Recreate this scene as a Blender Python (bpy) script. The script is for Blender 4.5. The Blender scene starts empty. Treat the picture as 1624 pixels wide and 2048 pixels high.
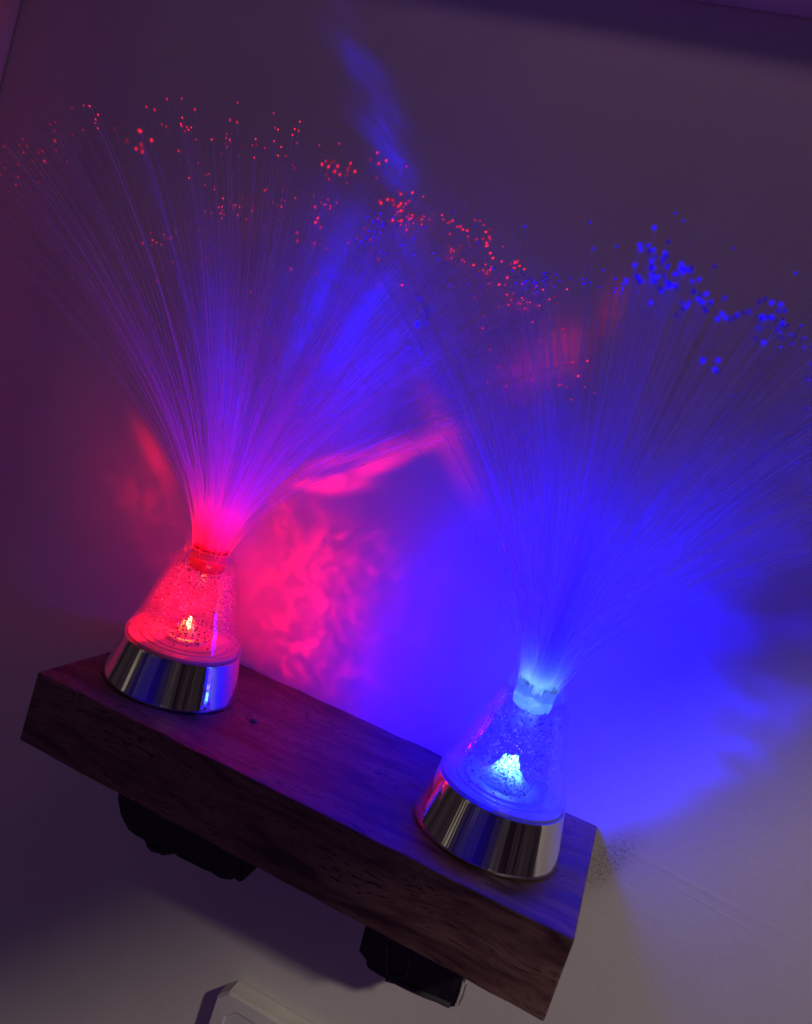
import bpy, bmesh, math, random
from mathutils import Vector, Matrix
random.seed(7)
sc = bpy.context.scene
COL = sc.collection

# ------------------------------------------------------------------ camera
CAM = Vector((0.37926, -0.66483, 0.27033))
YAW, PITCH, ROLL, FPX = 0.28753, -0.11923, -0.31630, 1606.92
def cam_matrix():
    cy, sy = math.cos(YAW), math.sin(YAW); cp, sp = math.cos(PITCH), math.sin(PITCH); cr, sr = math.cos(ROLL), math.sin(ROLL)
    Rz = Matrix(((cy, -sy, 0), (sy, cy, 0), (0, 0, 1)))
    Rx = Matrix(((1, 0, 0), (0, cp, -sp), (0, sp, cp)))
    Ry = Matrix(((cr, 0, sr), (0, 1, 0), (-sr, 0, cr)))
    return Rz @ Rx @ Ry
RM = cam_matrix()
RIGHT, FWD, UP = RM.col[0].copy(), RM.col[1].copy(), RM.col[2].copy()
cd = bpy.data.cameras.new('camera')
cam = bpy.data.objects.new('camera', cd); COL.objects.link(cam)
m4 = Matrix.Identity(4)
for i in range(3):
    m4[i][0] = RIGHT[i]; m4[i][1] = UP[i]; m4[i][2] = -FWD[i]; m4[i][3] = CAM[i]
cam.matrix_world = m4
cd.sensor_fit = 'VERTICAL'; cd.sensor_height = 24.0; cd.lens = FPX / 2048 * 24.0
cd.clip_start = 0.02; cd.clip_end = 50
cd.dof.use_dof = True; cd.dof.focus_distance = 0.62; cd.dof.aperture_fstop = cd.lens / 3.8
sc.camera = cam

# ------------------------------------------------------------------ node expressions
class X:
    """a tiny expression builder over shader math nodes"""
    def __init__(s, nt, sock): s.nt, s.s = nt, sock
    def _op(s, op, *a):
        n = s.nt.nodes.new('ShaderNodeMath'); n.operation = op
        for i, v in enumerate((s,) + a):
            if isinstance(v, X): s.nt.links.new(v.s, n.inputs[i])
            else: n.inputs[i].default_value = v
        return X(s.nt, n.outputs[0])
    def __add__(s, o): return s._op('ADD', o)
    __radd__ = __add__
    def __mul__(s, o): return s._op('MULTIPLY', o)
    __rmul__ = __mul__
    def __sub__(s, o): return s._op('SUBTRACT', o)
    def __rsub__(s, o): return (s * -1) + o
    def __truediv__(s, o): return s._op('DIVIDE', o)
    def exp(s): return s._op('EXPONENT')
    def abs(s): return s._op('ABSOLUTE')
    def pow(s, o): return s._op('POWER', o)
    def mx(s, o): return s._op('MAXIMUM', o)
    def mn(s, o): return s._op('MINIMUM', o)
    def gt(s, o): return s._op('GREATER_THAN', o)
    def atan2(s, o): return s._op('ARCTAN2', o)
    def smooth(s, a, b, lo=0.0, hi=1.0):
        n = s.nt.nodes.new('ShaderNodeMapRange'); n.interpolation_type = 'SMOOTHSTEP'
        s.nt.links.new(s.s, n.inputs[0])
        for i, v in enumerate((a, b, lo, hi)): n.inputs[i + 1].default_value = v
        return X(s.nt, n.outputs[0])
def vec(nt, x, y, z):
    n = nt.nodes.new('ShaderNodeCombineXYZ')
    for i, v in enumerate((x, y, z)):
        if isinstance(v, X): nt.links.new(v.s, n.inputs[i])
        else: n.inputs[i].default_value = v
    return n.outputs[0]
def sep(nt, s):
    n = nt.nodes.new('ShaderNodeSeparateXYZ'); nt.links.new(s, n.inputs[0])
    return [X(nt, o) for o in n.outputs]
def noise(nt, v, scale, detail=3, rough=0.5, dist=0.0, w=None):
    n = nt.nodes.new('ShaderNodeTexNoise')
    if w is not None: n.noise_dimensions = '4D'; n.inputs['W'].default_value = w
    nt.links.new(v, n.inputs['Vector'])
    n.inputs['Scale'].default_value = scale; n.inputs['Detail'].default_value = detail
    n.inputs['Roughness'].default_value = rough; n.inputs['Distortion'].default_value = dist
    return X(nt, n.outputs[0])
def ramp(nt, x, stops):
    n = nt.nodes.new('ShaderNodeValToRGB'); nt.links.new(x.s, n.inputs[0])
    e = n.color_ramp.elements
    while len(e) < len(stops): e.new(0.5)
    for k, (p, c) in zip(e, stops): k.position = p; k.color = (*c, 1)
    return n.outputs[0]

# ------------------------------------------------------------------ world (the dim room behind the camera)
W = bpy.data.worlds.new('World'); sc.world = W; W.use_nodes = True
nt = W.node_tree; nt.nodes.clear()
tc = nt.nodes.new('ShaderNodeTexCoord'); gx, gy, gz = sep(nt, tc.outputs['Generated'])
az = gx.atan2(gy * -1)
bands = noise(nt, vec(nt, az, gz * 0.12, 0.0), 3.1, 2, 0.5)
col = ramp(nt, bands, [(0.0, (0.05, 0.02, 0.05)), (0.44, (0.09, 0.04, 0.09)), (0.47, (0.22, 0.13, 0.20)), (0.60, (0.34, 0.22, 0.24)), (0.625, (0.9, 0.7, 0.5)), (0.67, (2.4, 2.0, 1.45)), (1.0, (2.7, 2.3, 1.7))])
fl = gz.smooth(-0.75, 0.05, 1.0, 0.0)          # violet glow added low in the world, in place of floor bounce
mxw = nt.nodes.new('ShaderNodeMix'); mxw.data_type = 'RGBA'; nt.links.new((fl * 0.92).s, mxw.inputs[0]); nt.links.new(col, mxw.inputs[6]); mxw.inputs[7].default_value = (0.58, 0.17, 0.54, 1)
# blue glow added to the world for the chrome bases to reflect
dz = az - math.atan2(-0.10, 1.0)
lob = ((dz * dz) * -7.0).exp() * ((gz * gz) * -9.0).exp()
mxb = nt.nodes.new('ShaderNodeMix'); mxb.data_type = 'RGBA'; nt.links.new((lob.mn(1.0) * 0.9).s, mxb.inputs[0]); nt.links.new(mxw.outputs[2], mxb.inputs[6]); mxb.inputs[7].default_value = (0.06, 0.01, 2.8, 1)
bg = nt.nodes.new('ShaderNodeBackground'); nt.links.new(mxb.outputs[2], bg.inputs[0]); bg.inputs[1].default_value = 0.078
out = nt.nodes.new('ShaderNodeOutputWorld'); nt.links.new(bg.outputs[0], out.inputs[0])

# ------------------------------------------------------------------ room lamp and an added fill for the upper wall
def aim(o, target):
    o.rotation_euler = (Vector(target) - o.location).to_track_quat('-Z', 'Y').to_euler()
SH = Vector((0.70, -0.70, 0.75)).normalized()
sd = bpy.data.lights.new('room_spot', 'SPOT'); spot = bpy.data.objects.new('room_spot', sd); COL.objects.link(spot)
# the lamp's own soft cut-off runs diagonally over the wall: its cone is tangent to that line
edge_pt = Vector((0.22, 0, -0.155)); line_dir = Vector((0.715, 0, 0.70)).normalized()
spot.location = Vector((0.244, 0, -0.246)) + SH * 4.0
e_dir = (edge_pt - spot.location).normalized(); n_pl = e_dir.cross(line_dir).normalized()
if n_pl.z > 0: n_pl = -n_pl
HALF = math.radians(58)
aim(spot, spot.location + e_dir * math.cos(HALF) + n_pl * math.sin(HALF))
sd.spot_size = 2 * HALF; sd.spot_blend = 0.013
sd.shadow_soft_size = 0.085; sd.energy = 152; sd.color = (1.0, 0.86, 0.70)

ad = bpy.data.lights.new('upper_wall_fill', 'AREA'); al = bpy.data.objects.new('upper_wall_fill', ad); COL.objects.link(al)  # added fill grazing down the upper wall, not a known fixture
ad.shape = 'RECTANGLE'; ad.size = 0.34; ad.size_y = 0.22; ad.energy = 0.14; ad.color = (1.0, 0.54, 0.88); ad.spread = math.radians(72)
al.location = (0.62, -0.66, 1.32); aim(al, (0.28, 0, 0.70))

sc.view_settings.view_transform = 'Standard'; sc.view_settings.look = 'None'
sc.view_settings.exposure = 0; sc.view_settings.gamma = 1; sc.view_settings.use_curve_mapping = False
sc.render.engine = 'CYCLES'
cy = sc.cycles
cy.use_denoising = True
try: cy.denoiser = 'OPENIMAGEDENOISE'
except Exception: pass
cy.max_bounces = 8; cy.diffuse_bounces = 3; cy.glossy_bounces = 3; cy.transmission_bounces = 4
cy.transparent_max_bounces = 96; cy.volume_bounces = 1
cy.sample_clamp_indirect = 3.0; cy.sample_clamp_direct = 0.0
cy.caustics_reflective = False; cy.caustics_refractive = False

# ------------------------------------------------------------------ LED light of each lamp, with the caustic pattern its liquid throws on the wall
LAMPS = {'red': Vector((0.066, -0.098, 0)), 'blue': Vector((0.344, -0.098, 0))}
LED_Z = 0.068
def led_light(name, key, color, energy, build):
    ld = bpy.data.lights.new(name, 'POINT'); lo = bpy.data.objects.new(name, ld); COL.objects.link(lo)
    lo.location = LAMPS[key] + Vector((0, 0, LED_Z)); ld.energy = energy; ld.color = color; ld.shadow_soft_size = 0.003
    ld.use_nodes = True; n = ld.node_tree; n.nodes.clear()
    g = n.nodes.new('ShaderNodeNewGeometry')
    ix, iy, iz = sep(n, g.outputs['Incoming'])
    L = lo.location
    k = iy.mx(0.05)
    hx = ix / k * (-L.y) + L.x; hz = iz / k * (-L.y) + L.z        # where this ray meets the wall
    s = build(n, hx, hz, ix, iy, iz)
    em = n.nodes.new('ShaderNodeEmission'); n.links.new(s.s, em.inputs['Strength'])
    o = n.nodes.new('ShaderNodeOutputLight'); n.links.new(em.outputs[0], o.inputs[0])
    return lo
def blob(hx, hz, cx, cz, ang, a, b):
    """gaussian spot on the wall, half-lengths a (along ang) and b"""
    c, s = math.cos(math.radians(ang)), math.sin(math.radians(ang))
    dx, dz = hx - cx, hz - cz
    u = (dx * c + dz * s) / a; v = (dz * c - dx * s) / b
    return ((u * u + v * v) * -1).exp()
def wall_pt(u, v, y=0.0):
    d = RIGHT * ((u - 812) / FPX) + FWD - UP * ((v - 1024) / FPX)
    t = (y - CAM.y) / d.y
    return CAM + d * t
def blob_px(hx, hz, p, q, width):
    """spot stretched between two photo points lying on the wall"""
    A, B = wall_pt(*p), wall_pt(*q); M = (A + B) / 2; D = B - A
    return blob(hx, hz, M.x, M.z, math.degrees(math.atan2(D.z, D.x)), D.length / 2, width)
def red_pattern(n, hx, hz, ix, iy, iz):
    p = vec(n, hx, hz, 0.0)
    w = noise(n, p, 14, 3, 0.55)
    p2 = vec(n, hx + (w - 0.5) * 0.09, hz + (noise(n, p, 17, 2, w=3.0) - 0.5) * 0.11, 0.0)
    r = noise(n, p2, 30, 3, 0.5, w=1.0)
    fil = ((r - 0.5).abs() * -1 + 0.055).mx(0.0) / 0.055
    fil = fil * fil
    r2 = noise(n, p, 9, 2, 0.5, w=7.0).smooth(0.42, 0.62)
    reg = blob_px(hx, hz, (470, 1110), (760, 1270), 0.065)
    fine = noise(n, vec(n, hx + (w - 0.5) * 0.05, hz - (w - 0.5) * 0.06, 0.0), 58, 3, 0.6, w=11.0)
    ff = ((fine - 0.5).abs() * -1 + 0.06).mx(0.0) / 0.06
    net = (fil * 1.6 + ff * fil * 3.6 + ff * 1.5) * (r2 * 0.85 + 0.08) * reg * 0.95 + reg * 0.16 + blob_px(hx, hz, (420, 1150), (820, 1230), 0.13) * 0.16
    sa = (hx + hz) * 0.7071; sb = (hx - hz) * 0.7071
    cres = noise(n, vec(n, sa * 0.35 + (w - 0.5) * 0.02, sb + (w - 0.5) * 0.03, 0.0), 85, 3, 0.6, w=5.0).smooth(0.36, 0.60, 0.12, 1.0)
    arc = (blob_px(hx, hz, (605, 968), (720, 968), 0.0060) * 7 + blob_px(hx, hz, (690, 955), (885, 878), 0.0062) * 9 + blob_px(hx, hz, (620, 935), (850, 868), 0.0045) * 5) * cres
    left = blob_px(hx, hz, (270, 840), (330, 950), 0.009) * 2.2 + blob_px(hx, hz, (180, 640), (190, 1120), 0.055) * 0.26 + blob_px(hx, hz, (230, 900), (330, 1080), 0.03) * (fil * 0.9 + 0.3)
    far = blob_px(hx, hz, (1120, 650), (1145, 735), 0.014) * 8 + blob_px(hx, hz, (1010, 750), (1110, 725), 0.018) * 4 + blob_px(hx, hz, (1235, 570), (1215, 660), 0.008) * 6
    far = far + blob_px(hx, hz, (850, 790), (940, 970), 0.010) * 2.6
    return (net + arc + left + far + 0.11 + hx.smooth(-0.33, -0.55, 0.0, 1.3)) * iy.smooth(-0.3, 0.3, 0.50, 1.0)
def blue_pattern(n, hx, hz, ix, iy, iz):
    p = vec(n, hx, hz, 0.0)
    w = noise(n, p, 8, 3, 0.55, w=2.0)
    p2 = vec(n, hx * 0.8 + (w - 0.5) * 0.10, hz * 1.5 + (w - 0.5) * 0.06, 0.0)
    wisps = noise(n, p2, 14, 3, 0.55, w=4.0).smooth(0.40, 0.62, 0.22, 1.35)
    right = hx.smooth(0.40, 0.50)
    body = wisps * right + (right * -1 + 1.0) * (noise(n, p, 10, 2, w=9.0) * 0.5 + 0.75)
    # the liquid and the lower rim cut the light off to the lower right
    cut = (hz - (hx - 0.42) * 1.15).smooth(-0.045, 0.05, 0.03, 1.0)
    cutm = cut * hx.smooth(0.36, 0.43) + (hx.smooth(0.36, 0.43) * -1 + 1.0)
    body = body * hx.smooth(0.43, 0.60, 1.0, 0.35) * (blob_px(hx, hz, (1440, 1335), (1680, 1290), 0.022) * -0.85 + 1.0) * (blob_px(hx, hz, (1470, 1205), (1600, 1225), 0.012) * -0.6 + 1.0)
    beam = (blob_px(hx, hz, (670, -30), (745, 200), 0.012) * 3 + blob_px(hx, hz, (672, 85), (768, 178), 0.008) * 24 + blob_px(hx, hz, (718, 205), (800, 285), 0.012) * 21 +
            blob_px(hx, hz, (765, 300), (815, 375), 0.011) * 24)
    R0 = wall_pt(440, 1060)
    ang = (hz - R0.z).atan2(hx - R0.x)
    st = noise(n, vec(n, ang * 14, 0.0, 0.0), 3.0, 3, 0.65, w=3.0).smooth(0.44, 0.58, 0.10, 1.7)
    mid = blob_px(hx, hz, (740, 450), (640, 820), 0.055) * 17 + blob_px(hx, hz, (430, 560), (470, 950), 0.022) * 13 + blob_px(hx, hz, (820, 720), (900, 660), 0.05) * 3.0
    near = (hx * 5.0 - 0.45).smooth(0.0, 1.0, 0.22, 1.0)
    return (body * cutm * near + beam * noise(n, p, 28, 3, 0.6, w=6.0).smooth(0.35, 0.62, 0.25, 1.2) + mid * st) * iy.smooth(-0.3, 0.3, 0.70, 1.0)
led_light('red_led_light', 'red', (1.0, 0.002, 0.010), 1.4, red_pattern)
def shelf_fill(name, key, color, energy):  # added light inside each lamp, lifts the shelf top behind the base's shadow
    ld = bpy.data.lights.new(name, 'POINT'); lo = bpy.data.objects.new(name, ld); COL.objects.link(lo)
    lo.location = LAMPS[key] + Vector((0, 0, 0.092)); ld.energy = energy; ld.color = color; ld.shadow_soft_size = 0.018
shelf_fill('red_shelf_fill', 'red', (1.0, 0.001, 0.02), 0.07)
shelf_fill('blue_shelf_fill', 'blue', (0.001, 0.0, 1.0), 1.5)
led_light('blue_led_light', 'blue', (0.001, 0.0005, 1.0), 5.2, blue_pattern)

# ------------------------------------------------------------------ materials
def mat(name):
    m = bpy.data.materials.new(name); m.use_nodes = True; m.node_tree.nodes.clear()
    return m, m.node_tree
def outp(nt, s, vol=None):
    o = nt.nodes.new('ShaderNodeOutputMaterial'); nt.links.new(s, o.inputs['Surface'])
    if vol: nt.links.new(vol, o.inputs['Volume'])
def principled(nt, color=None, rough=0.5, metal=0.0, spec=0.5, bump=None, bstr=0.2, bdist=0.001, coat=0.0):
    b = nt.nodes.new('ShaderNodeBsdfPrincipled')
    if color is not None:
        if isinstance(color, tuple): b.inputs['Base Color'].default_value = (*color, 1)
        else: nt.links.new(color, b.inputs['Base Color'])
    if isinstance(rough, X): nt.links.new(rough.s, b.inputs['Roughness'])
    else: b.inputs['Roughness'].default_value = rough
    b.inputs['Metallic'].default_value = metal; b.inputs['Specular IOR Level'].default_value = spec
    b.inputs['Coat Weight'].default_value = coat
    if bump is not None:
        n = nt.nodes.new('ShaderNodeBump'); n.inputs['Strength'].default_value = bstr; n.inputs['Distance'].default_value = bdist
        nt.links.new(bump.s, n.inputs['Height']); nt.links.new(n.outputs[0], b.inputs['Normal'])
    return b.outputs[0]
def objco(nt):
    return nt.nodes.new('ShaderNodeTexCoord').outputs['Object']

def m_wall():
    m, nt = mat('wall_paint'); oc = objco(nt); x, y, z = sep(nt, oc)
    big = noise(nt, oc, 3.0, 4, 0.6); fine = noise(nt, oc, 420, 3, 0.6)
    # dark mouldy smudge by the right end of the shelf
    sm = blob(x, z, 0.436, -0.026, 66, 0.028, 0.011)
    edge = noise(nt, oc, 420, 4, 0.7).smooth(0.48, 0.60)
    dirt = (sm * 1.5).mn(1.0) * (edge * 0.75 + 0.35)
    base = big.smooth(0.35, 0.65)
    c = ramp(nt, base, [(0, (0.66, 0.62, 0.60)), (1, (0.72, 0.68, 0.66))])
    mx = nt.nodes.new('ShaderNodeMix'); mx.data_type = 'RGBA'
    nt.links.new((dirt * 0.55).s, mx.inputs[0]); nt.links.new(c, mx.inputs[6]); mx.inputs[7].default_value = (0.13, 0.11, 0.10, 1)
    scr = blob(x, z, 0.50, -0.012, -4, 0.055, 0.0022) + blob(x, z, 0.515, -0.022, -6, 0.035, 0.0014) * 0.7
    h = fine * 0.25 + noise(nt, oc, 150, 3, 0.6) * 0.55 + noise(nt, oc, 40, 3) * 0.5 + scr * 0.4
    outp(nt, principled(nt, mx.outputs[2], 0.62, spec=0.3, bump=h, bstr=0.35, bdist=0.0012)); return m
def m_paint(name, c, rough=0.5):
    m, nt = mat(name); oc = objco(nt)
    v = noise(nt, oc, 25, 4, 0.6)
    lo = tuple(k * 0.86 for k in c)
    outp(nt, principled(nt, ramp(nt, v, [(0.3, lo), (0.7, c)]), rough, bump=noise(nt, oc, 200, 3), bstr=0.15, bdist=0.0006)); return m
def m_wood():
    m, nt = mat('dark_oak'); oc = objco(nt); x, y, z = sep(nt, oc)
    wob = noise(nt, vec(nt, x * 1.2, y * 3, z * 3), 6, 3, 0.5)
    gv = vec(nt, x * 1.0 + wob * 0.02, y * 9.0 + wob * 0.22, z * 9.0 + wob * 0.30)
    grain = noise(nt, gv, 16, 5, 0.62)
    rings = noise(nt, vec(nt, x * 0.5, y * 4 + wob * 0.3, z * 5 + wob * 0.4), 11, 3, 0.55)
    pore = noise(nt, vec(nt, x * 0.55 + wob * 0.02, y * 7.5 + wob * 0.55, z * 7.5 + wob * 0.62), 78, 3, 0.6)
    pm = pore.smooth(0.53, 0.63) * rings.smooth(0.40, 0.62)
    tone = grain * 0.55 + rings * 0.55
    c = ramp(nt, tone, [(0.42, (0.052, 0.024, 0.024)), (0.50, (0.130, 0.062, 0.056)), (0.60, (0.225, 0.118, 0.100))])
    mx = nt.nodes.new('ShaderNodeMix'); mx.data_type = 'RGBA'
    nt.links.new((pm * 0.92).s, mx.inputs[0]); nt.links.new(c, mx.inputs[6]); mx.inputs[7].default_value = (0.016, 0.008, 0.006, 1)
    h = grain * 0.4 - pm * 0.8
    outp(nt, principled(nt, mx.outputs[2], grain.smooth(0.3, 0.7, 0.36, 0.56), spec=0.45, bump=h, bstr=0.5, bdist=0.0007)); return m
def m_black():
    m, nt = mat('black_plastic'); oc = objco(nt)
    v = noise(nt, oc, 60, 4, 0.6)
    outp(nt, principled(nt, ramp(nt, v, [(0.3, (0.006, 0.005, 0.007)), (0.7, (0.018, 0.015, 0.018))]), v.smooth(0.3, 0.7, 0.35, 0.65), bump=v, bstr=0.4, bdist=0.001)); return m
def m_chrome():
    m, nt = mat('chrome'); oc = objco(nt); x, y, z = sep(nt, oc)
    a = x.atan2(y)
    st = noise(nt, vec(nt, a * 9, z * 3, 0.0), 2.2, 2, 0.5)
    dust = noise(nt, oc, 500, 2, 0.7).smooth(0.66, 0.74)
    outp(nt, principled(nt, (0.86, 0.85, 0.84), dust * 0.25 + 0.035, metal=1.0, bump=st, bstr=0.10, bdist=0.0012)); return m
def m_acrylic(vol_density, name='clear_acrylic', tint=(0.97, 0.97, 0.98), haze=0.0):
    m, nt = mat(name); oc = objco(nt)
    tr = nt.nodes.new('ShaderNodeBsdfTransparent'); tr.inputs[0].default_value = (*tint, 1)
    gl = nt.nodes.new('ShaderNodeBsdfGlossy'); gl.inputs['Roughness'].default_value = 0.06; gl.inputs[0].default_value = (1, 1, 1, 1)
    n = nt.nodes.new('ShaderNodeBump'); n.inputs['Strength'].default_value = 0.2; n.inputs['Distance'].default_value = 0.001
    nt.links.new(noise(nt, oc, 60, 2).s, n.inputs['Height']); nt.links.new(n.outputs[0], gl.inputs['Normal'])
    lw = nt.nodes.new('ShaderNodeLayerWeight'); lw.inputs[0].default_value = 0.30
    f = X(nt, lw.outputs['Facing']).pow(2.5) * (0.0 if vol_density else 0.6) + (0.0 if vol_density else 0.05)
    mx = nt.nodes.new('ShaderNodeMixShader'); nt.links.new(f.s, mx.inputs[0]); nt.links.new(tr.outputs[0], mx.inputs[1]); nt.links.new(gl.outputs[0], mx.inputs[2])
    t2 = nt.nodes.new('ShaderNodeBsdfTranslucent'); d2 = nt.nodes.new('ShaderNodeBsdfDiffuse')
    hz = nt.nodes.new('ShaderNodeMixShader'); hz.inputs[0].default_value = 0.5; nt.links.new(t2.outputs[0], hz.inputs[1]); nt.links.new(d2.outputs[0], hz.inputs[2])
    m2 = nt.nodes.new('ShaderNodeMixShader'); m2.inputs[0].default_value = haze
    nt.links.new(mx.outputs[0], m2.inputs[1]); nt.links.new(hz.outputs[0], m2.inputs[2]); mx = m2
    v = None
    if vol_density:
        vs = nt.nodes.new('ShaderNodeVolumeScatter'); vs.inputs['Density'].default_value = vol_density; vs.inputs['Anisotropy'].default_value = 0.1
        v = vs.outputs[0]
    outp(nt, mx.outputs[0], v); return m
def m_glitter():
    m, nt = mat('silver_glitter')
    outp(nt, principled(nt, (0.97, 0.97, 0.97), 0.30, metal=1.0)); return m
def m_white(name='white_plastic', c=(0.75, 0.75, 0.76), translucent=0.5):
    m, nt = mat(name)
    d = nt.nodes.new('ShaderNodeBsdfDiffuse'); d.inputs[0].default_value = (*c, 1)
    t = nt.nodes.new('ShaderNodeBsdfTranslucent'); t.inputs[0].default_value = (*c, 1)
    mx = nt.nodes.new('ShaderNodeMixShader'); mx.inputs[0].default_value = translucent
    nt.links.new(d.outputs[0], mx.inputs[1]); nt.links.new(t.outputs[0], mx.inputs[2])
    outp(nt, mx.outputs[0]); return m
def m_emit(name, c, s):
    """lit lens with dark flakes of glitter stuck on it"""
    m, nt = mat(name); e = nt.nodes.new('ShaderNodeEmission'); e.inputs[0].default_value = (*c, 1)
    oc = objco(nt); f = noise(nt, oc, 520, 2, 0.6).smooth(0.40, 0.50, 0.02, 1.0)
    x, y, z = sep(nt, oc); g = z.smooth(0.0425, 0.052, 0.35, 1.0)
    nt.links.new((f * g * s).s, e.inputs[1])
    outp(nt, e.outputs[0]); return m
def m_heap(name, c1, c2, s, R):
    """glitter heaped over the led, with emission painted in as if the led shone through"""
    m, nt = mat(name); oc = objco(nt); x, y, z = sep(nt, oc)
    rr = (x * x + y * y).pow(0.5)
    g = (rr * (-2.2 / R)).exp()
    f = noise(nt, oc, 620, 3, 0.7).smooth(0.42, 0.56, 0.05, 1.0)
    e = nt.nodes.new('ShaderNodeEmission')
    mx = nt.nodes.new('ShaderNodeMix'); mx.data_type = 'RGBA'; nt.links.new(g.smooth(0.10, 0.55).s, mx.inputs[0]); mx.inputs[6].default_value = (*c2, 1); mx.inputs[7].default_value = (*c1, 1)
    nt.links.new(mx.outputs[2], e.inputs[0]); nt.links.new((f * g * s).s, e.inputs[1])  # glow painted into the heap, brightest at the centre
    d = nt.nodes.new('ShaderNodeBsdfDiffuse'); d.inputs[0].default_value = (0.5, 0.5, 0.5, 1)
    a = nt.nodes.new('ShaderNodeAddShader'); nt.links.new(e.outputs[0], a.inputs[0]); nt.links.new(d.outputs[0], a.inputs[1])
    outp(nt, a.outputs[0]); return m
def m_fibre(name, base_c, shaft_glow_c, k1, k2, body):
    """clear fibre: mostly see-through, scatters a little, leaks its own light near the root, with glow added along the shaft"""
    m, nt = mat(name)
    at = nt.nodes.new('ShaderNodeAttribute'); at.attribute_name = 't'; t = X(nt, at.outputs['Fac'])
    tr = nt.nodes.new('ShaderNodeBsdfTransparent')
    d = nt.nodes.new('ShaderNodeBsdfDiffuse'); d.inputs[0].default_value = (0.85, 0.85, 0.88, 1)
    tl = nt.nodes.new('ShaderNodeBsdfTranslucent'); tl.inputs[0].default_value = (0.85, 0.85, 0.88, 1)
    g = nt.nodes.new('ShaderNodeBsdfGlossy'); g.inputs['Roughness'].default_value = 0.25
    a = nt.nodes.new('ShaderNodeMixShader'); a.inputs[0].default_value = 0.5; nt.links.new(d.outputs[0], a.inputs[1]); nt.links.new(tl.outputs[0], a.inputs[2])
    b = nt.nodes.new('ShaderNodeMixShader'); b.inputs[0].default_value = 0.15; nt.links.new(a.outputs[0], b.inputs[1]); nt.links.new(g.outputs[0], b.inputs[2])
    mx = nt.nodes.new('ShaderNodeMixShader'); mx.inputs[0].default_value = body
    nt.links.new(tr.outputs[0], mx.inputs[1]); nt.links.new(b.outputs[0], mx.inputs[2])
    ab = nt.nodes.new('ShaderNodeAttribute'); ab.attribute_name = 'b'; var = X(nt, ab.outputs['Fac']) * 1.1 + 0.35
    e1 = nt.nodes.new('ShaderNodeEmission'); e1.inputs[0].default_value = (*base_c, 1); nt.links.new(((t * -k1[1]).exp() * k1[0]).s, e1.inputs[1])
    e2 = nt.nodes.new('ShaderNodeEmission'); e2.inputs[0].default_value = (*shaft_glow_c, 1); nt.links.new(((t * -k2[1]).exp() * t.smooth(0.12, 0.62, 0.0, 1.0) * var * k2[0]).s, e2.inputs[1])
    s1 = nt.nodes.new('ShaderNodeAddShader'); nt.links.new(e1.outputs[0], s1.inputs[0]); nt.links.new(e2.outputs[0], s1.inputs[1])
    s2 = nt.nodes.new('ShaderNodeAddShader'); nt.links.new(mx.outputs[0], s2.inputs[0]); nt.links.new(s1.outputs[0], s2.inputs[1])
    outp(nt, s2.outputs[0]); return m
def m_tip(name, c, s):
    m, nt = mat(name)
    at = nt.nodes.new('ShaderNodeAttribute'); at.attribute_name = 'b'
    e = nt.nodes.new('ShaderNodeEmission'); e.inputs[0].default_value = (*c, 1); nt.links.new((X(nt, at.outputs['Fac']) * s).s, e.inputs[1])
    outp(nt, e.outputs[0]); return m

WALL = m_wall(); SIDE = m_paint('side_wall_paint', (0.80, 0.74, 0.76)); LEDGE = m_paint('ledge_paint', (0.75, 0.72, 0.78), 0.6)
WOOD = m_wood(); BLACK = m_black(); CHROME = m_chrome()
ACRYL = m_acrylic(0, haze=0.014); LIQUID = m_acrylic(0.25, 'glitter_liquid'); LIQUID_RED = m_acrylic(2.5, 'glitter_liquid_red_lamp'); GLIT = m_glitter(); DARKG = m_paint('dark_glitter', (0.02, 0.02, 0.02), 0.4); PLUG = m_white(c=(0.20, 0.20, 0.21))
FROST = m_acrylic(0, 'acrylic_collar', haze=0.22)
WPL = m_paint('white_gloss_panel', (0.72, 0.70, 0.70), 0.4); WPL2 = m_paint('white_frame_paint', (0.78, 0.75, 0.72), 0.4)
STEEL = m_paint('pale_metal_edge', (0.55, 0.52, 0.50), 0.35)

# ------------------------------------------------------------------ mesh helpers
def link(name, bm, m, parent=None, smooth=False, loc=None):
    me = bpy.data.meshes.new(name); bm.to_mesh(me); bm.free()
    for mm in (m if isinstance(m, (list, tuple)) else [m]): me.materials.append(mm)
    if smooth:
        for p in me.polygons: p.use_smooth = True
    o = bpy.data.objects.new(name, me); COL.objects.link(o)
    if parent: o.parent = parent
    if loc is not None: o.location = loc
    return o
def tag(o, label=None, cat=None, group=None, kind=None):
    if label: o['label'] = label
    if cat: o['category'] = cat
    if group: o['group'] = group
    if kind: o['kind'] = kind
    return o
def empty(name, loc=(0, 0, 0)):
    o = bpy.data.objects.new(name, None); o.location = loc; o.empty_display_size = 0.02; COL.objects.link(o); return o
def box(bm, x0, x1, y0, y1, z0, z1, bevel=0.0, seg=2):
    r = bmesh.ops.create_cube(bm, size=1.0)
    for v in r['verts']:
        v.co = Vector((x0 + (v.co.x + .5) * (x1 - x0), y0 + (v.co.y + .5) * (y1 - y0), z0 + (v.co.z + .5) * (z1 - z0)))
    if bevel:
        es = {e for v in r['verts'] for e in v.link_edges}
        bmesh.ops.bevel(bm, geom=list(es), offset=bevel, segments=seg, affect='EDGES', profile=0.5)
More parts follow.
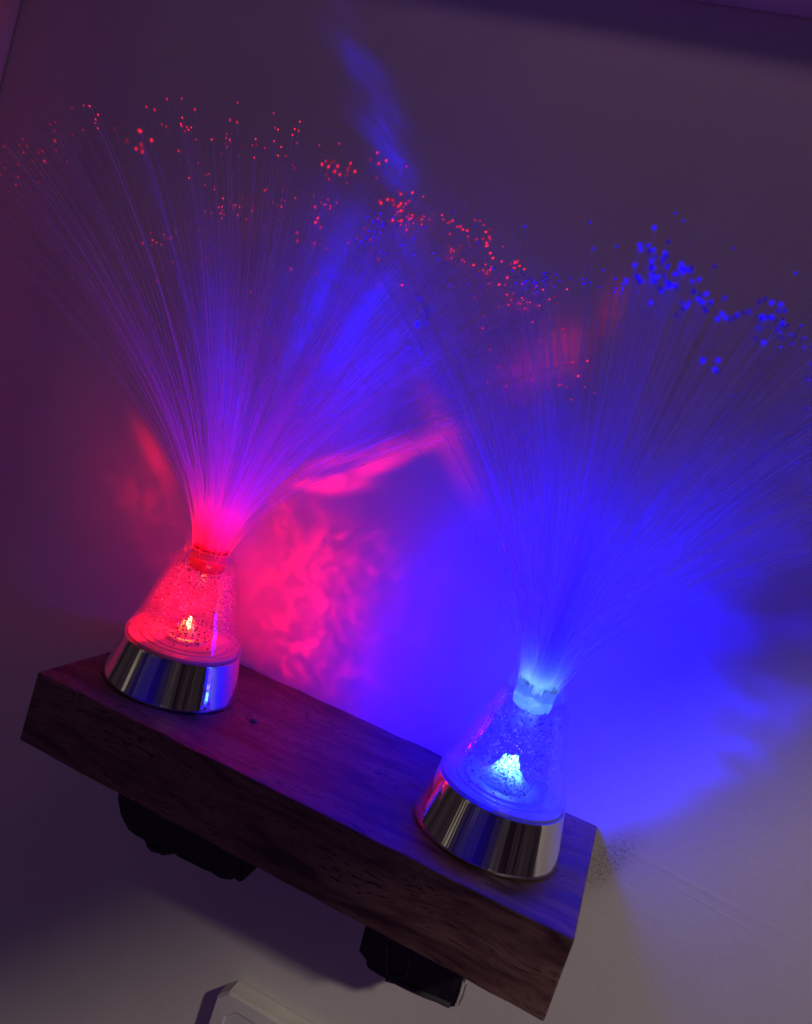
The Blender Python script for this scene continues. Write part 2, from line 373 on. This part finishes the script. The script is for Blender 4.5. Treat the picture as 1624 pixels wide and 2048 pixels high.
def lathe(bm, prof, n=96, close=False):
    rings = []
    for r, z in prof:
        if r <= 1e-6: rings.append([bm.verts.new((0, 0, z))])
        else: rings.append([bm.verts.new((r * math.cos(2 * math.pi * i / n), r * math.sin(2 * math.pi * i / n), z)) for i in range(n)])
    for a, b in zip(rings, rings[1:]):
        for i in range(n):
            j = (i + 1) % n
            if len(a) == 1 and len(b) == 1: continue
            if len(a) == 1: bm.faces.new((a[0], b[i], b[j]))
            elif len(b) == 1: bm.faces.new((a[i], b[0], a[j]))
            else: bm.faces.new((a[i], b[i], b[j], a[j]))
    bmesh.ops.recalc_face_normals(bm, faces=bm.faces[:])

# ------------------------------------------------------------------ setting
bm = bmesh.new(); box(bm, -0.42, 2.2, 0.0, 0.10, -1.3, 1.6)
tag(link('wall', bm, WALL), 'white painted wall lit red and blue behind the shelf', 'wall', kind='structure')
bm = bmesh.new(); box(bm, -0.60, -0.368, -0.16, -0.001, -1.3, 1.6, 0.002)
tag(link('side_wall', bm, SIDE), 'pale wall return at the upper left corner', 'wall', kind='structure')
bm = bmesh.new(); box(bm, -0.366, 2.2, -0.034, -0.0005, 0.636, 0.665, 0.0015)
tag(link('wall_ledge', bm, LEDGE), 'dark narrow ledge along the wall at the upper right corner', 'ledge')

# ------------------------------------------------------------------ shelf
LEN, DEP, TH = 0.42, 0.1772, 0.0566
shelf = tag(empty('wooden_shelf', (0, 0, 0)), 'thick dark oak block shelf carrying the two fibre optic lamps', 'shelf')
bm = bmesh.new(); box(bm, 0, LEN, -DEP, -0.001, -TH, 0.0)
# rough sawn: subdivide, then wear the edges
bmesh.ops.bevel(bm, geom=bm.edges[:], offset=0.0016, segments=2, affect='EDGES', profile=0.6)
bmesh.ops.bisect_plane(bm, geom=bm.verts[:] + bm.edges[:] + bm.faces[:], plane_co=(0, 0, -TH / 2), plane_no=(0, 0, 1))
for i in range(1, 36):
    bmesh.ops.bisect_plane(bm, geom=bm.verts[:] + bm.edges[:] + bm.faces[:], plane_co=(LEN * i / 36, 0, 0), plane_no=(1, 0, 0))
from mathutils import noise as mn
for v in bm.verts:
    e = 0.0008
    v.co += Vector((mn.noise(v.co * 40), mn.noise(v.co * 40 + Vector((9, 0, 0))), mn.noise(v.co * 40 + Vector((0, 9, 0))))) * e
bmesh.ops.recalc_face_normals(bm, faces=bm.faces[:])
link('board', bm, WOOD, shelf)
def on_plane_outline(pts, y0, y1, inset=0.0):
    """solid bracket: photo outline placed on the plane y0, real thickness back to y1"""
    P = [wall_pt(u, v, y0) for u, v in pts]
    b = bmesh.new()
    f = [b.verts.new(p) for p in P]; k = [b.verts.new((p.x, y1, p.z)) for p in P]
    b.faces.new(f); b.faces.new(k[::-1])
    for i in range(len(P)):
        j = (i + 1) % len(P); b.faces.new((f[j], f[i], k[i], k[j]))
    bmesh.ops.recalc_face_normals(b, faces=b.faces[:])
    bmesh.ops.bevel(b, geom=[e for e in b.edges if all(abs(v.co.y - y0) < 1e-6 for v in e.verts)], offset=0.0014, segments=2, affect='EDGES')
    return b
YB = -0.085
left_pts = [(236, 1560), (234, 1600), (239, 1628), (246, 1645), (255, 1661), (268, 1671), (286, 1681), (292, 1693), (303, 1702), (322, 1712), (335, 1711), (347, 1709), (358, 1717),
            (380, 1727), (404, 1740), (420, 1746), (437, 1757), (448, 1760), (461, 1761), (467, 1758), (476, 1765), (484, 1763), (486, 1700), (470, 1650), (300, 1560)]
bmk = on_plane_outline(left_pts, YB, -0.001)
b1 = link('bracket', bmk, BLACK, shelf); b1['label'] = 'black lumpy bracket under the left half of the shelf'
right_pts = [(733, 1840), (717, 1903), (723, 1911), (731, 1921), (732, 1934), (740, 1942), (762, 1955), (786, 1966), (812, 1981), (842, 1995), (866, 2005), (898, 2016), (909, 2015), (930, 1945), (860, 1890)]
bmk = on_plane_outline(right_pts, YB, -0.001)
b2 = link('bracket', bmk, BLACK, shelf); b2['label'] = 'black boxy bracket with pale worn rim under the right half of the shelf'
RUB = m_paint('worn_black_plastic', (0.075, 0.068, 0.078), 0.5)
def tube(bm, pts, r, n=8):
    prev = None
    for i, p in enumerate(pts):
        d = (pts[min(i + 1, len(pts) - 1)] - pts[max(i - 1, 0)]).normalized()
        a = d.cross(Vector((0.13, 0.9, 0.31))).normalized(); b = d.cross(a)
        rr = r if not isinstance(r, (list, tuple)) else r[i]
        ring = [bm.verts.new(p + (a * math.cos(2 * math.pi * k / n) + b * math.sin(2 * math.pi * k / n)) * rr) for k in range(n)]
        if prev:
            for k in range(n): bm.faces.new((prev[k], prev[(k + 1) % n], ring[(k + 1) % n], ring[k]))
        else: bm.faces.new(ring[::-1])
        prev = ring
    bm.faces.new(prev)
YF = YB - 0.0005
bm = bmesh.new(); tube(bm, [wall_pt(u, v, YF) for u, v in [(772, 1957), (790, 1962), (818, 1976), (850, 1990), (872, 1998), (900, 2011)]], 0.0022)
link('rim', bm, RUB, b2)
bm = bmesh.new(); tube(bm, [wall_pt(u, v, YF) for u, v in [(777, 1890), (773, 1930), (778, 1950), (795, 1957), (812, 1951), (819, 1935), (821, 1915)]], 0.0015)
link('hook_ridge', bm, RUB, b2)
bm = bmesh.new(); tube(bm, [wall_pt(u, v, YF) for u, v in [(926, 1965), (921, 1985), (914, 2005), (911, 2010)]], 0.0010)
tube(bm, [wall_pt(u, v, YF + 0.006) for u, v in [(933, 1970), (928, 1990), (919, 2010)]], 0.0012)
link('metal_edge', bm, STEEL, b2)
bm = bmesh.new(); tube(bm, [wall_pt(u, v, YF) for u, v in [(293, 1690), (305, 1698), (322, 1706)]], [0.001, 0.0026, 0.001])
link('worn_lump', bm, RUB, b1)

# crumb on the shelf
def ray_z(u, v, z):
    d = RIGHT * ((u - 812) / FPX) + FWD - UP * ((v - 1024) / FPX); t = (z - CAM.z) / d.z; return CAM + d * t
bm = bmesh.new(); bmesh.ops.create_icosphere(bm, subdivisions=2, radius=0.0024)
for v in bm.verts: v.co = Vector((v.co.x * 1.3, v.co.y, v.co.z * 0.7)) * (1 + 0.5 * mn.noise(v.co * 700))
cp = ray_z(509, 1440, 0.0012)
tag(link('crumb', bm, m_paint('crumb', (0.30, 0.2, 0.2)), loc=cp), 'tiny crumb lying on the shelf top right of the red lamp', 'crumb')

# ------------------------------------------------------------------ bevelled white panel on the wall
pn = tag(empty('wall_panel', (0.163, 0, -0.285)), 'white bevelled panel mounted on the wall below the shelf, cut by the bottom edge', 'panel')
px0, px1, pz1, pz0, pt = 0.160, 0.60, -0.285, -0.60, 0.020
def place(bm, dx=0):
    for v in bm.verts: v.co -= Vector((0.163, 0, -0.285))
bm = bmesh.new()
o = [(px0, pz0), (px1, pz0), (px1, pz1), (px0, pz1)]
c0 = 0.010
outl = [(px0, pz0), (px1, pz0), (px1, pz1), (px0 + c0, pz1), (px0, pz1 - c0)]
def rim(inset, y):
    x0, x1, z0, z1 = px0 + inset, px1 - inset, pz0 + inset, pz1 - inset
    return [bm.verts.new(p) for p in ((x0, y, z0), (x1, y, z0), (x1, y, z1), (x0 + c0, y, z1), (x0, y, z1 - c0))]
A = rim(0, -0.001); B = rim(0, -pt + 0.003); C = rim(0.0015, -pt); D = rim(0.013, -pt - 0.0005); Eo = rim(0.0145, -pt + 0.0025)
for P, Q in ((A, B), (B, C), (C, D), (D, Eo)):
    for i in range(5): bm.faces.new((P[i], P[(i + 1) % 5], Q[(i + 1) % 5], Q[i]))
bm.faces.new(A[::-1])
bmesh.ops.recalc_face_normals(bm, faces=bm.faces[:]); place(bm)
link('frame', bm, WPL2, pn)
bm = bmesh.new(); box(bm, px0 + 0.0143, px1 - 0.0143, -pt + 0.0026, -0.003, pz0 + 0.0143, pz1 - 0.0143); place(bm)
link('face_panel', bm, WPL, pn)

# ------------------------------------------------------------------ lamps
FW = {'red': (m_fibre('fibre_red', (1.0, 0.0, 0.004), (0.22, 0.0, 0.95), (3.0, 14), (0.95, 5.2), 0.19), m_tip('tip_red', (1.0, 0.012, 0.05), 1.7)),  # violet added along the red fibres stands in for the blue lamp's light
      'blue': (m_fibre('fibre_blue', (0.09, 0.26, 1.0), (0.002, 0.0, 1.0), (6.5, 30), (2.2, 5.4), 0.19), m_tip('tip_blue', (0.008, 0.0, 1.0), 1.9))}
LEDM = {'red': m_emit('led_red', (1.0, 0.12, 0.035), 120), 'blue': m_emit('led_blue', (0.04, 0.12, 1.0), 120)}
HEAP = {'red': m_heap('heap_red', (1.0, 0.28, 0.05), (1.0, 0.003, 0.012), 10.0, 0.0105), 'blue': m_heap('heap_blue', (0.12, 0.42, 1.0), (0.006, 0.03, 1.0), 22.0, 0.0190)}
MIRR = m_paint('silver_base_disc', (0.55, 0.55, 0.55), 0.35)

def base_parts():
    bm = bmesh.new(); lathe(bm, [(0, 0.0006), (0.0525, 0.0004), (0.0550, 0.0012), (0.0552, 0.0026), (0.0545, 0.0040), (0.0474, 0.0345), (0.0466, 0.0360), (0.0455, 0.0362), (0.0452, 0.0350), (0, 0.0350)]); yield 'chrome_base', bm, CHROME
    # clear cone: outer and inner wall, ringed foot
    bm = bmesh.new()
    foot = [(0.0450, 0.0364), (0.0468, 0.0366), (0.0472, 0.0384), (0.0464, 0.0392), (0.0466, 0.0404), (0.0458, 0.0412), (0.0460, 0.0425), (0.0452, 0.0434), (0.0446, 0.0436), (0.0444, 0.0420), (0.0448, 0.0366), (0.0450, 0.0364)]
    lathe(bm, foot); yield 'foot_ring', bm, FROST
    bm = bmesh.new(); prof = []
    for i in range(0, 13):
        t = i / 12; prof.append((0.0448 + (0.0262 - 0.0448) * t, 0.0438 + (0.1060 - 0.0438) * t))
    prof += [(0.0240, 0.1095), (0.0208, 0.1118)]
    inner = [(0.0195, 0.1106), (0.0225, 0.1080), (0.0238, 0.1045), (0.0424, 0.0450), (0.0424, 0.0438), (0.0448, 0.0438)]
    lathe(bm, prof + inner); yield 'clear_cone', bm, ACRYL
    bm = bmesh.new(); lathe(bm, [(0.0148, 0.1110), (0.0206, 0.1112), (0.0210, 0.1122), (0.0206, 0.1132), (0.0198, 0.1136), (0.0204, 0.1144), (0.0206, 0.1158), (0.0198, 0.1168), (0.0150, 0.1168), (0.0148, 0.1110)]); yield 'collar', bm, FROST
    bm = bmesh.new(); lathe(bm, [(0, 0.0420), (0.0415, 0.0420), (0.0418, 0.0450), (0.0234, 0.1040), (0.0215, 0.1075), (0.0, 0.1075)], 64); yield 'liquid', bm, LIQUID
    bm = bmesh.new(); lathe(bm, [(0, 0.0366), (0.0446, 0.0366), (0.0446, 0.0385), (0.0420, 0.0395), (0.036, 0.0388), (0.035, 0.0396), (0.029, 0.0392), (0.028, 0.0400), (0.018, 0.0398), (0.016, 0.0415), (0, 0.0418)], 64); yield 'base_disc', bm, MIRR
    bm = bmesh.new(); lathe(bm, [(0, 0.0985), (0.0115, 0.0990), (0.0135, 0.1005), (0.0142, 0.1040), (0.0142, 0.1176), (0.0138, 0.1180), (0, 0.1181)], 64); yield 'fibre_plug', bm, PLUG
MESHES = {}
def glitter_mesh(seed, n):
    rnd = random.Random(seed); bm = bmesh.new()
    def flake(c, s):
        mi = 1 if rnd.random() < 0.45 else 0
        q = Matrix.Rotation(rnd.random() * 6.28, 3, Vector((rnd.gauss(0, 1), rnd.gauss(0, 1), rnd.gauss(0, 1))).normalized())
        rr = [0.0]; P = []
        for lat in (-90, -35, 35, 90):
            if abs(lat) == 90: P.append([bm.verts.new(c + q @ Vector((0, 0, math.sin(math.radians(lat)) * s * 0.6)))])
            else: P.append([bm.verts.new(c + q @ Vector((math.cos(math.radians(lat)) * math.cos(k * 1.0472), math.cos(math.radians(lat)) * math.sin(k * 1.0472), math.sin(math.radians(lat)) * 0.6)) * s) for k in range(6)])
        for a, b in zip(P, P[1:]):
            for k in range(6):
                k2 = (k + 1) % 6
                if len(a) == 1: f = bm.faces.new((a[0], b[k2], b[k]))
                elif len(b) == 1: f = bm.faces.new((a[k], a[k2], b[0]))
                else: f = bm.faces.new((a[k], a[k2], b[k2], b[k]))
                f.material_index = mi; f.smooth = True
    for i in range(n):
        z = 0.044 + 0.058 * rnd.random() ** 0.8
        R = 0.0405 - (z - 0.045) * 0.30
        r = R * rnd.random() ** 0.45; a = rnd.random() * 2 * math.pi
        flake(Vector((r * math.cos(a), r * math.sin(a), z)), rnd.choice((0.0003, 0.0004, 0.0005, 0.0006, 0.0008)))
    for i in range(int(n * 0.5)):     # settled heap around the led
        r = abs(rnd.gauss(0, 0.013)); a = rnd.random() * 2 * math.pi
        if r > 0.04: continue
        z = 0.0440 + max(0, 0.016 * (1 - r / 0.014)) * rnd.random() + rnd.random() * 0.001
        flake(Vector((r * math.cos(a), r * math.sin(a), z)), rnd.choice((0.00040, 0.0006, 0.0008)))
    return bm

NECK = Vector((0, 0, 0.1165))
def ray_dir(u, v):
    return (RIGHT * ((u - 812) / FPX) + FWD - UP * ((v - 1024) / FPX)).normalized()
def tip_from_px(c, u, v, R, near):
    d = ray_dir(u, v); o = CAM - c; b = o.dot(d); cc = o.dot(o) - R * R; D = b * b - cc
    if D < 0: D = 0
    s = -b - math.sqrt(D) if near else -b + math.sqrt(D)
    p = CAM + d * s
    return p
def fibre_points(c, tip, R, rnd):
    """root in the plug, vertical first, fanning out to the tip"""
    d = (tip - (c + NECK)); L = d.length; dn = d.normalized()
    hr = Vector((dn.x, dn.y, 0)); 
    rr = 0.0112 * math.sqrt(rnd.random()); a = rnd.random() * 2 * math.pi
    root = Vector((rr * math.cos(a), rr * math.sin(a), 0)) * 0.6 + hr * 0.0095 * min(1, rnd.random() + 0.35)
    if root.length > 0.0118: root *= 0.0118 / root.length
    P0 = c + Vector((root.x, root.y, 0.104)); P1 = tip
    T0 = (Vector((0, 0, 1)) * 0.75 + dn * 0.25) * L * 0.75
    T1 = (dn * 1.0 + Vector((hr.x, hr.y, -0.5 * hr.length)) * 0.35) * L * 0.9
    pts = []
    N = 18
    for i in range(N + 1):
        s = (i / N) ** 1.25
        h00 = 2 * s**3 - 3 * s**2 + 1; h10 = s**3 - 2 * s**2 + s; h01 = -2 * s**3 + 3 * s**2; h11 = s**3 - s**2
        p = P0 * h00 + T0 * h10 + P1 * h01 + T1 * h11
        if p.y > -0.0012: p.y = -0.0012 - 0.0008 * rnd.random()
        pts.append(p)
    return pts
def add_fibre(bm, lt, lb, pts, r, bright, off, bead=1.3):
    n = 5; prev = None; N = len(pts)
    ax = (pts[-1] - pts[-2]).normalized()
    seq = [(p, i / (N - 1), r, 0) for i, p in enumerate(pts)]
    rt = r * bead; lit = 1 if bright > 0.1 else 0
    seq += [(pts[-1] + ax * 0.00025, 1.0, rt, 1), (pts[-1] + ax * 0.0009, 1.0, rt, 1), (pts[-1] + ax * 0.00125, 1.0, rt * 0.55, 1)]
    for i, (p, t, rr, tip) in enumerate(seq):
        q0 = seq[max(0, i - 1)][0]; q1 = seq[min(len(seq) - 1, i + 1)][0]
        d = (q1 - q0).normalized(); a = d.cross(Vector((0.31, 0.2, -0.1))).normalized(); b = d.cross(a)
        ring = []
        for k in range(n):
            v = bm.verts.new(p - off + (a * math.cos(2 * math.pi * k / n) + b * math.sin(2 * math.pi * k / n)) * rr)
            v[lt] = t; v[lb] = bright; ring.append(v)
        if prev:
            for k in range(n):
                f = bm.faces.new((prev[k], prev[(k + 1) % n], ring[(k + 1) % n], ring[k])); f.material_index = tip * lit; f.smooth = True
        prev = ring
    f = bm.faces.new(prev); f.material_index = lit
def tip_list(key, c, rnd):
    """clumps seen in the photo: pixel, near side?, length, number, spread in px"""
    nk = c + NECK
    if key == 'red':
        cl = [((185, 240), 0, .340, 9, 22), ((115, 262), 0, .338, 8, 18), ((60, 298), 0, .335, 8, 20), ((5, 310), 0, .335, 14, 26), ((120, 318), 0, .325, 10, 25), ((20, 380), 0, .33, 10, 30),
              ((290, 290), 1, .335, 8, 14), ((370, 250), 0, .340, 7, 10), ((430, 275), 0, .335, 9, 20), ((510, 295), 0, .33, 9, 18), ((585, 250), 0, .340, 4, 10),
              ((685, 335), 1, .330, 16, 16), ((740, 320), 1, .335, 4, 14), ((790, 405), 1, .325, 18, 20), ((860, 420), 0, .33, 10, 30), ((920, 460), 1, .325, 12, 22), ((975, 480), 1, .33, 9, 12),
              ((1020, 540), 1, .325, 14, 18), ((1060, 590), 0, .32, 12, 24), ((1150, 760), 1, .33, 5, 26),
              ((318, 480), 0, .305, 10, 12), ((455, 425), 0, .305, 12, 14), ((485, 415), 0, .305, 8, 12), ((565, 408), 0, .305, 9, 9), ((650, 408), 0, .308, 10, 10), ((800, 440), 0, .315, 14, 10), ((828, 445), 0, .318, 14, 10),
              ((910, 500), 0, .318, 12, 12), ((985, 555), 0, .32, 10, 14), ((1043, 610), 0, .322, 12, 10), ((405, 370), 0, .318, 6, 14), ((640, 480), 1, .30, 4, 30), ((770, 540), 1, .29, 3, 30)]
    else:
        cl = [((1345, 545), 1, .335, 34, 34), ((1310, 500), 1, .338, 10, 26), ((1300, 570), 1, .33, 12, 20), ((1400, 600), 1, .33, 16, 26), ((1445, 620), 1, .33, 9, 18), ((1530, 648), 1, .335, 22, 26), ((1560, 660), 0, .33, 8, 20),
              ((1580, 700), 0, .33, 6, 24), ((1430, 735), 1, .33, 5, 16), ((1085, 562), 0, .315, 26, 18), ((1050, 570), 0, .312, 10, 14), ((1175, 565), 0, .31, 5, 7), ((1220, 570), 0, .31, 9, 16), ((1255, 572), 0, .31, 5, 10),
              ((760, 450), 0, .335, 20, 16), ((735, 480), 0, .330, 14, 14), ((790, 505), 0, .325, 10, 24), ((900, 550), 0, .32, 8, 30), ((960, 560), 0, .318, 8, 40), ((1640, 790), 0, .32, 10, 30), ((1700, 860), 0, .32, 16, 60),
              ((1750, 980), 1, .31, 12, 60), ((1650, 700), 1, .33, 8, 30), ((850, 700), 0, .31, 8, 30), ((820, 620), 1, .33, 6, 30)]
    out = []; jit = 1.35 if key == 'red' else 1.1
    for (u, v), near, R, n, sp in cl:
        for i in range(n):
            RR = R * (1 + rnd.gauss(0, 0.006))
            p = tip_from_px(nk, u + rnd.gauss(0, sp * jit), v + rnd.gauss(0, sp * 0.6 * jit), RR, near)
            dim = 0.25 if (key == 'red' and u < 130) else 1.0
            out.append((p, RR, dim * rnd.choice((0.2, 0.4, 0.7, 1.0, 1.0)), 0.00042))
    nrest = 170 if key == 'red' else 170
    for i in range(nrest):
        th = math.radians(52) * math.sqrt(rnd.random()); ph = rnd.random() * 2 * math.pi
        RR = (0.325 if key == 'red' else 0.322) * (1 - 0.05 * rnd.random() ** 2)
        p = nk + Vector((math.sin(th) * math.cos(ph), math.sin(th) * math.sin(ph), math.cos(th))) * RR
        out.append((p, RR, 0.55 if rnd.random() < (0.55 if key == 'red' else 0.25) else 0.04, 0.00030))
    return out

def build_lamp(key, root, seed):
    rnd = random.Random(seed)
    c = LAMPS[key]
    for nm, mesh, m in MESHES['parts']:
        o = bpy.data.objects.new(nm, mesh); COL.objects.link(o); o.parent = root
        if nm == 'liquid' and key == 'red':
            o.material_slots[0].link = 'OBJECT'; o.material_slots[0].material = LIQUID_RED
    bm = bmesh.new(); k = 1.0 if key == 'blue' else 0.62
    prof = [(0.0, 0.0190), (0.0008, 0.0184), (0.0015, 0.0165), (0.0019, 0.0140), (0.0026, 0.0110), (0.0036, 0.0085), (0.0052, 0.0055), (0.0075, 0.0030), (0.0095, 0.0012), (0.0098, 0.0), (0, 0.0)]
    lathe(bm, [(max(0, rr * k), 0.0421 + zz * (0.7 + 0.3 * k)) for rr, zz in prof], 48)
    for v in bm.verts:
        f = 1 + 0.7 * mn.noise(v.co * 420 + Vector((seed, 3, 0))); v.co.x *= f; v.co.y *= f
    link('led', bm, LEDM[key], root, True)
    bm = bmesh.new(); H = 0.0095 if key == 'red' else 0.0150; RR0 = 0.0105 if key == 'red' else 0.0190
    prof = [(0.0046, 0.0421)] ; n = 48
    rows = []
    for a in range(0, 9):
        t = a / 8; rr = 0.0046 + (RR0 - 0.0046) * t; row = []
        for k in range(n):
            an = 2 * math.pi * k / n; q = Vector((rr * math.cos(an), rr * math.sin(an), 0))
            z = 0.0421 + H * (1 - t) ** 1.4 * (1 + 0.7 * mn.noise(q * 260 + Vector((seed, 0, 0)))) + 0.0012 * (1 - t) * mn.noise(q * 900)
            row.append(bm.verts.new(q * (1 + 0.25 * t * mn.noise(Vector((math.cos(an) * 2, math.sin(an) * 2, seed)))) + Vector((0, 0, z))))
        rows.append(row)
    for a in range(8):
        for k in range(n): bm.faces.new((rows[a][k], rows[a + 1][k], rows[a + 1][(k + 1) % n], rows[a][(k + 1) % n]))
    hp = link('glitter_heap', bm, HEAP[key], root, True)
    g = link('glitter', glitter_mesh(seed, 1500 if key == 'red' else 1150), [GLIT, DARKG], root); g['kind'] = 'stuff'
    tips = tip_list(key, c, rnd)
    rnd.shuffle(tips)
    near = sorted(tips, key=lambda q: (q[0] - CAM).length - (10 if q[2] > 0.3 else 0))
    single, rest = near[:100], near[100:]
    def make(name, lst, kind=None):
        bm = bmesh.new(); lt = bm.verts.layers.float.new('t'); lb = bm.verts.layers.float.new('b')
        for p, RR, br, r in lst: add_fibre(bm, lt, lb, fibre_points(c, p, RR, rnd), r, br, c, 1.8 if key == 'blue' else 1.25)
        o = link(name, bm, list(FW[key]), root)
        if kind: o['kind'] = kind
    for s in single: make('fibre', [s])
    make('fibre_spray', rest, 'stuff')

parts = []
for nm, bm, m in base_parts():
    me = bpy.data.meshes.new(nm); bm.to_mesh(me); bm.free(); me.materials.append(m)
    for p in me.polygons: p.use_smooth = True
    try: me.set_sharp_from_angle(angle=math.radians(35))
    except Exception: pass
    parts.append((nm, me, m))
MESHES['parts'] = parts
r1 = tag(empty('fibre_optic_lamp', LAMPS['red']), 'fibre optic glitter lamp glowing red on the left end of the shelf', 'lamp', 'fibre optic lamps on the shelf')
r2 = tag(empty('fibre_optic_lamp', LAMPS['blue']), 'fibre optic glitter lamp glowing blue on the right end of the shelf', 'lamp', 'fibre optic lamps on the shelf')
build_lamp('red', r1, 11)
build_lamp('blue', r2, 23)
